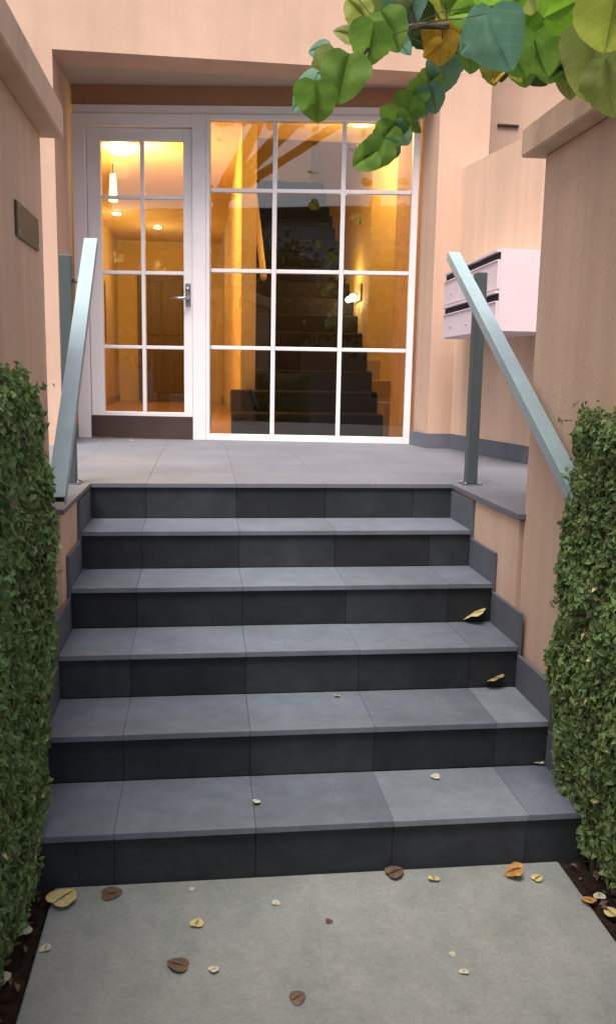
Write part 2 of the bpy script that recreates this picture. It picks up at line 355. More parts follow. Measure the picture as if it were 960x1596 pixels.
# --- tall glazed window beside it
wn = box('window', .869, 2.397, -.032, .062, -.001, .048, M['frame'], bd, xf=D, bevel=.004)
def wbox(n, s0, s1, t0, t1, z0, z1, m_=F, bev=.003): return box(n, s0, s1, t0, t1, z0, z1, m_, wn, bevel=bev, xf=D)
wbox('frame_post', .869, .895, -.03, .06, .0485, 2.322)
wbox('frame_post', 2.350, 2.397, -.03, .06, .0485, 2.322)
wbox('frame_head', .8955, 2.3495, -.028, .06, 2.288, 2.322)
ms = [.895, 1.363, 1.858, 2.350]; wz = [.048, .690, 1.247, 1.812, 2.288]
for s in ms[1:3]: wbox('muntin', s-.016, s+.016, .002, .042, .0485, 2.2875)
for z in wz[1:4]:
    for i in range(3): wbox('muntin', ms[i]+(.0165 if i else .0005), ms[i+1]-(.0165 if i < 2 else .0005), .004, .040, z-.014, z+.014)
for i in range(3):
    for j in range(4):
        wbox('pane', ms[i]+(.0165 if i else .001), ms[i+1]-(.0165 if i < 2 else .001), .019, .023, wz[j]+(.0145 if j else .001), wz[j+1]-(.0145 if j < 3 else .001), M['glass'], 0)

# --- hall inside (rooms of the building)
ZC = 3.62; YB = 12.6
IW, IC = M['int_wall'], M['int_ceiling']
multibox('hall_floor', [(-1.9, 1.7, 4.421, YB, L-.2, L-.004)], M['int_floor'], bd)
multibox('hall_ceiling', [(-1.9, 1.7, 4.60, 5.9, ZC, ZC+.15), (-1.9, .0, 5.901, YB, ZC, ZC+.15)], IC, bd)
box('hall_wall', -1.95, -1.75, 4.601, YB, L-.1, ZC-.001, IW, bd)
box('hall_wall', -1.745, -1.30, 4.601, 4.70, L-.1, ZC-.001, IW, bd)
mesh_obj('hall_wall', [(x, y, z) for z in (L-.1, 6.2) for x, y in ((1.44, 4.601), (1.7, 4.601), (1.7, 12), (1.172, 12), (1.172, 5.55))],
         [(0, 1, 2, 3, 4), (9, 8, 7, 6, 5), (0, 5, 6, 1), (1, 6, 7, 2), (2, 7, 8, 3), (3, 8, 9, 4), (4, 9, 5, 0)], IW, bd)
box('hall_wall', -1.75, .02, YB, YB+.1, L-.1, ZC-.001, IW, bd)
box('stair_wall', .0, .13, 5.45, YB, L-.1, ZC-.001, IW, bd)
box('stair_wall', -.001, .129, 5.901, YB-.001, ZC+.151, 6.2, IW, bd)
box('stair_back_wall', .131, 1.30, 10.2, 10.3, L, 6.2, IW, bd)
multibox('stairwell_ceiling', [(-.1, 1.72, 5.8, 10.31, 6.201, 6.3)], IC, bd)
box('stairwell_front_wall', .131, 1.30, 5.75, 5.899, ZC+.151, 6.2, IW, bd)
box('skirting_board', -1.749, -1.735, 4.75, YB-.001, L-.003, L+.10, M['int_string'], bd)
box('skirting_board', -.018, -.001, 5.46, YB-.001, L-.003, L+.10, M['int_string'], bd)
box('light_switch', -.010, -.0005, 5.62, 5.70, L+1.1, L+1.18, M['white'], bd, bevel=.002)
# inner double door at the corridor's end
idr = box('inner_door', -1.42, -.62, YB-.06, YB-.001, L, L+2.1, M['int_door'], bd, bevel=.004)
for x0, x1 in ((-1.36, -1.04), (-1.0, -.68)):
    for z0, z1 in ((.15, .95), (1.1, 1.98)): box('panel', x0, x1, YB-.075, YB-.0605, L+z0, L+z1, M['int_door'], idr, bevel=.006)
# inside staircase
ist = thing('indoor_staircase', (.6, 4.75, L), 'dark carpeted staircase climbing between warm lit walls behind the tall window', 'staircase')
G2, R2 = .27, .18
for k in range(16):
    xa, xb = (-.10, 1.17) if k < 2 else (.14, 1.17)
    y0 = 4.75+k*G2; z1 = L+(k+1)*R2
    box('carpeted_step', xa, xb, y0, y0+G2+.03 if k < 15 else 10.19, z1-.2 if k else L-.01, z1, M['carpet'], ist, bevel=.012)
# stepped plaster string along the right wall
vs = []; 
for k in range(3): box('stair_string', 1.171, 1.44-.09*k, 4.76+k*G2, 4.76+(k+1)*G2-.001, L-.003, L+(k+1)*R2+.10, M['int_string'], ist, bevel=.004)
# timber handrail on the stair wall
hr = thing('indoor_handrail', (.2, 5.6, L), 'pale timber handrail sloping up the left stair wall behind the window', 'handrail')
tube('rail', [(.2, 5.5, L+1.35), (.2, 9.0, L+1.35+3.5*R2/G2)], .030, M['handrail'], hr, 10)
for y in (5.7, 7.2, 8.7): tube('bracket', [(.131, y, L+1.3+(y-5.5)*R2/G2), (.2, y, L+1.33+(y-5.5)*R2/G2)], .01, M['steel'], hr, 6)
# hall lamps
def point(x, y, z, e, c=(1, .66, .24), r=.08, par=None):
    l_ = bpy.data.lights.new('lamp_light', 'POINT'); l_.energy = e; l_.color = c; l_.shadow_soft_size = r
    o = bpy.data.objects.new('lamp_light', l_); COL.objects.link(o)
    ORG[o.name] = Vector((x, y, z)); o.parent = par; o.location = Vector((x, y, z))-ORG[par.name]; return o
def dome(name, c, rx, rz, material, parent, seg=20, rings=5):
    vs, fs = [(c[0], c[1], c[2]-rz)], []
    for i in range(1, rings+1):
        a = math.pi/2*i/rings
        for k_ in range(seg): t = 2*math.pi*k_/seg; vs.append((c[0]+rx*math.sin(a)*math.cos(t), c[1]+rx*math.sin(a)*math.sin(t), c[2]-rz*math.cos(a)))
    for k_ in range(seg): fs.append((0, 1+k_, 1+(k_+1) % seg))
    for i in range(rings-1):
        for k_ in range(seg): fs.append((1+i*seg+k_, 1+(i+1)*seg+k_, 1+(i+1)*seg+(k_+1) % seg, 1+i*seg+(k_+1) % seg))
    fs.append(tuple(1+(rings-1)*seg+k_ for k_ in range(seg)))
    return mesh_obj(name, vs, fs, material, parent, smooth=True)
HL = 11
cl = thing('ceiling_lamp', (.95, 4.95, ZC), 'glowing round ceiling lamp just inside the top right corner of the tall window', 'ceiling lamp')
tube('base', [(.95, 4.95, ZC), (.95, 4.95, ZC-.03)], .17, M['white'], cl, 24); dome('lamp_shade', (.95, 4.95, ZC-.031), .15, .08, M['lamp'], cl)
point(.95, 4.95, ZC-.25, HL, par=cl)
cl2 = thing('ceiling_lamp', (-1.10, 6.3, ZC), 'glowing round ceiling lamp seen through the top panes of the glass door', 'ceiling lamp')
tube('base', [(-1.10, 6.3, ZC), (-1.10, 6.3, ZC-.03)], .17, M['white'], cl2, 24); dome('lamp_shade', (-1.10, 6.3, ZC-.031), .15, .08, M['lamp'], cl2)
point(-1.10, 6.3, ZC-.25, HL*4.2, par=cl2)
pl = thing('pendant_lamp', (-1.27, 7.2, ZC), 'slim cylindrical pendant lamp glowing behind the second row of door panes', 'pendant lamp')
tube('cord', [(-1.27, 7.2, ZC), (-1.27, 7.2, 3.52)], .006, M['black'], pl, 6); tube('lamp_shade', [(-1.27, 7.2, 3.52), (-1.27, 7.2, 3.25)], [.028, .045], M['lamp'], pl, 14)
for (x, y, lab) in ((-1.50, 10.0, 'small bright recessed ceiling spotlight, left of the pair seen through the glass door'), (-1.0, 11.0, 'small bright recessed ceiling spotlight, right of the pair seen through the glass door')):
    d_ = thing('spotlight', (x, y, ZC), lab, 'spotlight')
    tube('trim_ring', [(x, y, ZC), (x, y, ZC-.012)], .075, M['white'], d_, 16); tube('lamp_glass', [(x, y, ZC-.013), (x, y, ZC-.03)], .055, M['lamp_w'], d_, 16)
    point(x, y, ZC-.6, 6, par=d_)
wl = thing('wall_lamp', (1.165, 6.0, 2.25), 'small twin globe wall lamp glowing on the right stair wall', 'wall lamp')
box('back_plate', 1.150, 1.1695, 5.9, 6.26, 2.20, 2.36, M['int_string'], wl, bevel=.006)
for y, r in ((5.98, .036), (6.2, .030)):
    bm = bmesh.new(); bmesh.ops.create_icosphere(bm, subdivisions=2, radius=r); me = bpy.data.meshes.new('globe'); bm.to_mesh(me); bm.free(); me.materials.append(M['lamp_w'])
    g = bpy.data.objects.new('globe', me); COL.objects.link(g); place(g, (1.09, y, 2.23), wl)
    tube('arm', [(1.150, y, 2.26), (1.09, y, 2.26)], .008, M['steel'], wl, 6)
point(1.0, 6.1, 2.45, 2, par=wl)
up = thing('stairwell_lamp', (.8, 8.0, 6.2), 'round ceiling lamp high above the indoor staircase', 'ceiling lamp')
tube('base', [(.8, 8, 6.2), (.8, 8, 6.17)], .15, M['white'], up, 16); dome('lamp_shade', (.8, 8, 6.169), .14, .07, M['lamp'], up); point(.8, 8, 5.9, 8, par=up)
pic = thing('picture', (-1.74, 9.5, 2.4), 'dark framed picture hanging on the corridor wall behind the glass door', 'picture')
box('frame', -1.749, -1.72, 9.6, 10.5, 1.9, 2.75, M['int_door'], pic, bevel=.005); box('canvas', -1.7195, -1.715, 9.66, 10.44, 1.96, 2.69, M['kick'], pic)

# ------------------------------------------------------------------ side wall with mailboxes
sw = thing('side_wall', (1.6, 2.2, L), 'peach rendered side wall carrying the mailboxes right of the entrance', 'wall')
def sprism(name, x_of, y0, y1, z0, z1, th, m_, par):
    vs = []
    for z in (z0, z1):
        for y in (y0, y1): vs += [(x_of(y), y, z), (x_of(y)+th, y, z)]
    return mesh_obj(name, vs, [(0, 1, 3, 2), (4, 6, 7, 5), (0, 4, 5, 1), (2, 3, 7, 6), (0, 2, 6, 4), (1, 5, 7, 3)], m_, par)
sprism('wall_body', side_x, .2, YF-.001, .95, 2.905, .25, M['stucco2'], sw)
for y0, y1 in ((3.19, YF-.015), (2.78, 3.187), (2.37, 2.777), (1.96, 2.367)):
    sprism('wall_skirting', lambda y: side_x(y)-.012, y0, y1, L+.001, L+.105, .0115, M['skirt'], sw)
mb = thing('mailbox_bank', (1.4, 2.7, 1.75), 'pale pink metal bank of mailboxes with dark letter slots on the side wall', 'mailbox')
x0, y0, y1, z0, z1 = 1.205, 2.13, 3.30, 1.745, 2.170
def mx_(y): return x0+.035*(y-y0)
sprism('cabinet', lambda y: mx_(y)+.014, y0, y1, z0, z1, .40, M['mail'], mb)
hm = (z1-z0)/2
for r_ in range(2):
    for c_ in range(3):
        ya = y0+.006+c_*(y1-y0)/3; yb = y0+(c_+1)*(y1-y0)/3-.004; za = z0+r_*hm+.006; zb = z0+(r_+1)*hm-.004
        dd = sprism('mailbox_door', mx_, ya, yb, za, zb-.060, .0135, M['mail'], mb)
        sprism('slot', lambda y: mx_(y)+.010, ya, yb, zb-.050, zb-.016, .0035, M['black'], mb)
        sprism('flap', lambda y: mx_(y)-.010, ya, yb, zb-.014, zb, .0235, M['mail'], mb)
        sprism('lip', lambda y: mx_(y)-.006, ya, yb, zb-.060, zb-.053, .0195, M['mail'], mb)
        ly = (ya+yb)/2; tube('keyhole', [(mx_(ly)+.001, ly, za+.06), (mx_(ly)-.004, ly, za+.06)], .008, M['steel'], dd, 8)

# ------------------------------------------------------------------ garden walls
def garden_wall(s, xf_, ye, label, zt, zb):
    g = thing('garden_wall', (s*(xf_+.15), .3, 0), label, 'wall')
    xa, xb = sorted((s*xf_, s*(xf_+.30))); box('wall_body', xa, xb, -.55, ye, -.1, zb-.0005, M['stucco2'], g, bevel=.006)
    xa, xb = sorted((s*(xf_-.072), s*(xf_+.37))); box('coping', xa, xb, -.62, ye+.055, zb, zt, M['stucco2'], g, bevel=.006)
    return g
garden_wall(1, .876, .72, 'right peach garden wall with a projecting coping above the right hedge', 2.385, 2.285)
garden_wall(-1, .897, .86, 'left peach garden wall with a projecting coping and a small bronze plaque', 2.415, 2.305)
pq = thing('plaque', (-.895, .56, 1.96), 'small dark bronze plaque fixed high on the left garden wall', 'plaque')
box('plate', -.8965, -.889, .39, .74, 1.895, 2.0, M['plaque'], pq, bevel=.002)
for y in (.41, .72):
    for z in (1.91, 1.985): tube('screw', [(-.889, y, z), (-.886, y, z)], .004, M['steel'], pq, 6)

# ------------------------------------------------------------------ handrails
def handrail(s, label, a, b, postx, px_top, wallx):
    h = thing('handrail', (postx, 1.58, L), label, 'handrail')
    oriented_box('rail', a, b, (1, 0, 0), .058, .040, M['rail'], h, open_under=True, t=.004)
    # black blocks painting the shade inside the open channel ends
    a_, b_ = Vector(a), Vector(b); d = (b_-a_).normalized()
    oriented_box('end_shade', a_+d*.010, a_+d*.03, (1, 0, 0), .049, .031, M['black'], h)
    oriented_box('end_shade', b_-d*.03, b_-d*.010, (1, 0, 0), .049, .031, M['black'], h)
    box('post', postx-.026, postx+.026, 1.555, 1.607, L+.006, px_top, M['post'], h, bevel=.003)
    box('post_foot', postx-.045, postx+.045, 1.535, 1.627, L+.001, L+.0055, M['post'], h, bevel=.001)
    for bx in (-.035, .035):
        for by in (-.035, .035): tube('bolt', [(postx+bx, 1.581+by, L+.0055), (postx+bx, 1.581+by, L+.013)], .006, M['steel'], h, 6)
    f = (1.58-a_.y)/(b_.y-a_.y); zr = a_.z+(b_.z-a_.z)*f; xr = a_.x+(b_.x-a_.x)*f
    tube('bracket', [(postx, 1.58, zr-.05), (xr, 1.58, zr-.05), (xr, 1.58, zr-.01)], .009, M['steel'], h, 8)
    f = .9; p = a_+(b_-a_)*f
    tube('bracket', [(wallx, p.y, p.z-.06), (p.x, p.y, p.z-.06), (p.x, p.y, p.z-.01)], .009, M['steel'], h, 8)
handrail(1, 'blue grey steel handrail on the right of the steps, ending behind the right hedge', (.835, 1.70, 2.062), (.822, .13, 1.122), .935, 1.975, .877)
handrail(-1, 'blue grey steel handrail on the left side of the steps, beside the left hedge', (-.842, 1.765, 2.075), (-.812, .47, 1.075), -.930, 1.99, -.897)

# ------------------------------------------------------------------ foliage
def leaf_cloud(name, P, N_, size, material, parent, mats2=None, frac2=0, aspect=.5, kind='stuff'):
    """many small folded leaves in one mesh; P (n,3) positions, N_ (n,3) facing"""
    n = len(P); up = rng.normal(size=(n, 3)); N_ = N_/np.linalg.norm(N_, axis=1, keepdims=True)
    a = np.cross(N_, up); a /= np.linalg.norm(a, axis=1, keepdims=True); b = np.cross(N_, a)
    s = size*rng.uniform(.6, 1.3, (n, 1)); wv = s*aspect
    base = P-a*s*.5; tip = P+a*s*.5+N_*s*rng.uniform(-.25, .1, (n, 1)); l1 = P+b*wv*.5+N_*s*.14; r1 = P-b*wv*.5+N_*s*.14; c = P
    V_ = np.stack([base, l1, tip, r1, c], 1).reshape(-1, 3)
    i0 = np.arange(n)*5; Fq = np.stack([np.stack([i0, i0+4, i0+1], 1), np.stack([i0+1, i0+4, i0+2], 1), np.stack([i0+2, i0+4, i0+3], 1), np.stack([i0+3, i0+4, i0], 1)], 1).reshape(-1, 3)
    ctr = V_.mean(0); me = bpy.data.meshes.new(name); me.vertices.add(len(V_)); me.vertices.foreach_set('co', (V_-ctr).astype(np.float32).ravel())
    me.loops.add(Fq.size); me.loops.foreach_set('vertex_index', Fq.ravel().astype(np.int32)); me.polygons.add(len(Fq))
    me.polygons.foreach_set('loop_start', np.arange(0, Fq.size, 3, dtype=np.int32))
    try: me.polygons.foreach_set('loop_total', np.full(len(Fq), 3, dtype=np.int32))
    except Exception: pass
    me.materials.append(material)
    if mats2: me.materials.append(mats2); pick = np.repeat(rng.random(n) < frac2, 4).astype(np.int32); me.polygons.foreach_set('material_index', pick)
    me.update(); me.validate(); o = bpy.data.objects.new(name, me); COL.objects.link(o); place(o, Vector(ctr), parent)
    if kind: o['kind'] = kind
    return o
def sm(x): return x
def noise3(P, f, seed):
    r = np.random.default_rng(seed); out = 0
    for _ in range(5):
        k = r.normal(size=3)*f; ph = r.uniform(0, 6.28); out = out+np.sin(P@k+ph)
    return out/5
def hedge(s, label, xin, yfar, ztop, lean):
    h = thing('hedge', (s*1.15, -1.2, 0), label, 'hedge')
    # core twigs mass
    xi, xo = xin+.07, xin+.62
    def inx(y, z): return xin + lean(y, z)
    pts = []
    # inner vertical face
    n1 = 42000; y = np.where(rng.random(n1) < .72, rng.uniform(-.9, yfar, n1), rng.uniform(-2.9, -.9, n1)); z = rng.uniform(.05, ztop, n1)
    d = rng.exponential(.028, n1); P1 = np.stack([xin+d, y, z], 1); N1 = np.stack([np.full(n1, -1.), rng.normal(0, .7, n1), rng.normal(.35, .7, n1)], 1)
    # far end face
    n2 = 14000; x = rng.uniform(xin, xin+.62, n2); d = rng.exponential(.025, n2); P2 = np.stack([x, yfar-d, rng.uniform(.05, ztop, n2)], 1)
    P2[:, 1] = np.minimum(P2[:, 1], yfar); N2 = np.stack([rng.normal(-.3, .7, n2), np.full(n2, 1.), rng.normal(.3, .7, n2)], 1)
    # top
    n3 = 16000; P3 = np.stack([rng.uniform(xin, xin+.62, n3), rng.uniform(-2.9, yfar, n3), ztop-rng.exponential(.025, n3)], 1); N3 = np.stack([rng.normal(0, .6, n3), rng.normal(0, .6, n3), np.full(n3, 1.)], 1)
    # near end, toward the street
    n4 = 5000; P4 = np.stack([rng.uniform(xin, xin+.62, n4), np.full(n4, -2.9)+rng.exponential(.02, n4), rng.uniform(.05, ztop, n4)], 1); N4 = np.stack([rng.normal(0, .6, n4), np.full(n4, -1.), rng.normal(.3, .6, n4)], 1)
    P = np.concatenate([P1, P2, P3, P4]); N_ = np.concatenate([N1, N2, N3, N4])
    bump = .024*noise3(P, 9, 3+s)+.018*noise3(P, 24, 5+s)
    P[:, 0] += lean(P[:, 1], P[:, 2]) + bump*(P[:, 0] < xin+.2); P[:, 2] += .8*bump*(P[:, 2] > ztop-.15); P[:, 1] += bump*(P[:, 1] > yfar-.1)
    # round the corner toward the steps
    P[:, 0] += np.clip((P[:, 1]-(yfar-.06))/.06, 0, 1)**2*.035+np.clip((P[:, 2]-(ztop-.06))/.06, 0, 1)**2*.03
    wallmask = (P[:, 0] > (.867 if s > 0 else .888)) & (P[:, 1] > -.55)
    P = P[~wallmask]; N_ = N_[~wallmask]
    P[:, 0] *= s; N_[:, 0] *= s
    leaf_cloud('foliage', P, N_, .030, M['hedge'], h, M['hedge_new'], .10, aspect=.5)
    nb_ = 900; pk = rng.integers(0, len(P), nb_); off = np.zeros((nb_, 3)); off[:, 0] = -s*.006
    leaf_cloud('dry_leaves', P[pk]+off, N_[pk], .026, M['dead_brown'], h, M['dead_yellow'], .25)
    # sprigs that stick out
    q = 260; yy = rng.uniform(-.8, yfar, q); zz = rng.uniform(.1, ztop, q); vs, fs = [], []
    segs = []
    for i in range(q):
        top = i % 3 == 0
        b_ = Vector((s*(xin+.02+float(lean(np.array(yy[i]), np.array(zz[i])))), yy[i], zz[i])) if not top else Vector((s*(xin+random.uniform(.03, .09)), yy[i], ztop-.02))
        dv = Vector((-s*random.uniform(.4, 1), random.uniform(-.5, .8), random.uniform(.0, 1))) if not top else Vector((-s*random.uniform(-.3, .5), random.uniform(-.5, .6), 1))
        dv.normalize(); ln = random.uniform(.02, .06); e = b_+dv*ln; o_ = dv.orthogonal().normalized()*.0012; o2 = dv.cross(o_)
        k = len(vs); vs += [b_+o_, b_-o_*.5+o2, b_-o_*.5-o2, e]; fs += [(k, k+1, k+3), (k+1, k+2, k+3), (k+2, k, k+3), (k, k+2, k+1)]
        for j in range(5):
            pj = b_+dv*ln*(.3+.18*j); segs.append((pj+Vector([random.uniform(-.007, .007) for _ in range(3)]), dv))
    mesh_obj('sprig_stems', vs, fs, M['twig'], h)['kind'] = 'stuff'
    SP = np.array([p[:] for p, _ in segs]); leaf_cloud('sprig_leaves', SP, rng.normal(size=SP.shape)+np.array([-s, 0, .4]), .022, M['hedge'], h, M['hedge_new'], .35)
    # branching stems inside
    bx_ = []
    for i in range(34):
        yb = -2.8+i*.085+random.uniform(-.02, .02); xb = s*(xin+.10+random.uniform(-.02, .05)+float(lean(np.array(yb), np.array(.3))))
        if yb > -.55 and abs(xb) > .865: xb = s*.855
        for j in range(3):
            bx_.append((Vector((xb, yb, -.03)), Vector((xb+s*random.uniform(-.05, .03), yb+random.uniform(-.08, .08), random.uniform(.5, ztop-.1)))))
    vs, fs = [], []
    for a, b in bx_:
        k = len(vs); r0 = .007; 
        for p, r_ in ((a, r0), (a.lerp(b, .5)+Vector((random.uniform(-.02, .02), random.uniform(-.02, .02), 0)), r0*.7), (b, r0*.35)):
            for t in range(4): vs.append(p+Vector((math.cos(t*1.57)*r_, math.sin(t*1.57)*r_, 0)))
        for g_ in (0, 4):
            for t in range(4): fs.append((k+g_+t, k+g_+(t+1) % 4, k+g_+4+(t+1) % 4, k+g_+4+t))
    mesh_obj('stems', vs, fs, M['twig'], h)['kind'] = 'stuff'
    # dense shaded interior
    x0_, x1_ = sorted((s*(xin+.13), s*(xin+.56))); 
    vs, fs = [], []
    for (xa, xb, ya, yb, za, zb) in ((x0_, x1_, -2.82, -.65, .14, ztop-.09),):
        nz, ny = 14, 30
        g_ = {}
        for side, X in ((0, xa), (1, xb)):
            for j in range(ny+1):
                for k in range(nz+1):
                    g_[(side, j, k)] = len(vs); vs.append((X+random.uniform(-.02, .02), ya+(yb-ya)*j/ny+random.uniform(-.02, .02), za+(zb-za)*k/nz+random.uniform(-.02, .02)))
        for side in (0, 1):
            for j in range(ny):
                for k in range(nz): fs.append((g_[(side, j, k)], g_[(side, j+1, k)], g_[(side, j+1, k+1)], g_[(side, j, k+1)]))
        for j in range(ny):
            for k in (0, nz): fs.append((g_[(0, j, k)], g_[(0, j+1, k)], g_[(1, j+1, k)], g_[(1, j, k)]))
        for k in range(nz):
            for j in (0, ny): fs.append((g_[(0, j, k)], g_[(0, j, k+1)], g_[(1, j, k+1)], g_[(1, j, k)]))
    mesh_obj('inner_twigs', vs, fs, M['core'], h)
    return h
hedge(-1, 'dense clipped green hedge left of the path, in front of the left garden wall', .772, .14, 1.475,
      lambda y, z: .045*np.clip((.75-z)/.75, 0, 1)+.02*np.clip(z-1.2, 0, 1))
hedge(1, 'dense clipped green hedge right of the path, in front of the right garden wall', .788, .20, 1.395,
      lambda y, z: .055*np.clip((.55-z)/.55, 0, 1)-.015*np.sin(np.clip(z, 0, 1.4)*2.2)+.0)

# ---- large leaf meshes for the overhanging branch
def leaf_mesh(name, n_teeth=11, curl=.25, fold=.22, seed=0):
    r = random.Random(seed); pts = []
    L_ = 1.0
    prof = [(0, 0), (-.06, .20), (.02, .40), (.16, .52), (.34, .54), (.50, .49), (.66, .41), (.81, .29), (.93, .14), (1.0, 0)]
    out = []
    for i in range(len(prof)-1):
        p0, p1, p2, p3 = prof[max(i-1, 0)], prof[i], prof[i+1], prof[min(i+2, len(prof)-1)]
        for t in (0, .25, .5, .75):
            q = [.5*((2*p1[k])+(-p0[k]+p2[k])*t+(2*p0[k]-5*p1[k]+4*p2[k]-p3[k])*t*t+(-p0[k]+3*p1[k]-3*p2[k]+p3[k])*t**3) for k in (0, 1)]
            if 0 < i or t > 0: q[1] = max(.005, q[1]+(.014*r.uniform(.5, 1.4) if t in (.0, .5) else -.004))
            out.append(tuple(q))
    out.append(prof[-1]); right = [(x, y*r.uniform(.95, 1.05)) for x, y in out]
    left = [(x, -y*r.uniform(.93, 1.05)) for x, y in out]
    ph = r.uniform(0, 6)
    def zf(x, y): return -curl*x*x+fold*abs(y)-.3*y*y+.022*math.sin(11*x+5*abs(y)+ph)*min(1, abs(y)*4)
    vs, fs = [], []; rings = (0, .4, .75, 1)
    for side in (right[::2], left[::2]):
        if side[-1][0] < .999: side = side+[(1.0, 0.0)]
        n_ = len(side); k = len(vs)
        for i, (x, y) in enumerate(side):
            xs_ = i/(n_-1)
            for t in rings: X_, Y_ = (1-t)*xs_+t*x, t*y; vs.append((X_, Y_, zf(X_, Y_)))
        for i in range(n_-1):
            for q in range(3):
                a = k+i*4+q; fs.append((a, a+1, a+5, a+4))
    bm = bmesh.new(); bv = [bm.verts.new(v) for v in vs]
    for f in fs:
        try: bm.faces.new([bv[i] for i in f])
        except ValueError: pass
    bmesh.ops.remove_doubles(bm, verts=bm.verts, dist=.0015)
    me = bpy.data.meshes.new(name); bm.to_mesh(me); bm.free()
    me.polygons.foreach_set('use_smooth', [True]*len(me.polygons)); return me
LM = {}
def get_leaf(mk, v):
    if (mk, v) not in LM:
        me = leaf_mesh('leaf', seed=v, curl=(.15, .3, .42)[v % 3], fold=(.26, .16, .34)[v % 3]); me.materials.append(M[mk]); LM[(mk, v)] = me
    return LM[(mk, v)]
tree = thing('linden_tree', (2.05, -.35, 0), 'leafy tree leaning over the right wall, large green leaves hanging from its branches', 'tree')
def P_(px, py, d): return at_d(px, py, d)
trunk = tube('trunk', [(2.05, -.35, -.1), (2.02, -.36, 1.0), (1.96, -.33, 2.0), (1.8, -.25, 2.75), (1.55, -.2, 3.2)], [.11, .095, .08, .06, .045], M['trunk'], tree, 12)
b0 = Vector((1.55, -.2, 3.2))
B1 = [b0, P_(1050, -60, 2.3), P_(900, 20, 2.25), P_(800, 60, 2.1), P_(730, 40, 2.05), P_(650, 40, 2.0), P_(600, 50, 1.95), P_(555, 95, 1.9), P_(500, 115, 1.9)]
tube('branch', B1, [.04, .026, .018, .013, .010, .007, .005, .003, .002], M['trunk'], tree, 8)
B2 = [B1[4], P_(712, 90, 2.15), P_(690, 120, 2.15), P_(650, 165, 2.15), P_(618, 205, 2.15), P_(580, 240, 2.15)]
tube('branch', B2, [.008, .006, .005, .004, .003, .0015], M['trunk'], tree, 6)
B3 = [B1[1], P_(1000, 60, 2.1), P_(940, 100, 2.0), P_(880, 110, 2.0)]
tube('branch', B3, [.015, .011, .007, .003], M['trunk'], tree, 6)
B4 = [b0, P_(1010, -80, 2.7), P_(850, -40, 2.7), P_(700, -60, 2.7), P_(560, -40, 2.7)]
tube('branch', B4, [.03, .02, .013, .008, .003], M['trunk'], tree, 6)
ln = 0
def big_leaf(px, py, d, size_px, ang, mk, tilt=0, v=None, roll=0):
    """centre at pixel; ang = direction of the tip in the picture plane, degrees (0 right, -90 down)"""
    global ln
    ln += 1; v = ln % 6 if v is None else v
    c = at_d(px, py, d); a = math.radians(ang); X = (RT*math.cos(a)+UP*math.sin(a)).normalized()
    N_ = -ray(px, py).normalized(); X = (X-N_*X.dot(N_)).normalized()
    N_ = (Matrix.Rotation(math.radians(tilt), 3, X) @ N_).normalized(); Yv = N_.cross(X)
    X2 = Matrix.Rotation(math.radians(roll), 3, Yv) @ X; N2 = X2.cross(Yv)
    s = size_px/FPX*d
    o = bpy.data.objects.new('leaf', get_leaf(mk, v)); COL.objects.link(o); o.parent = tree
    m4 = Matrix((X2*s, Yv*s, N2*s)).transposed().to_4x4(); m4.translation = c-X2*s*.45-ORG[tree.name]; o.matrix_local = m4
    return o
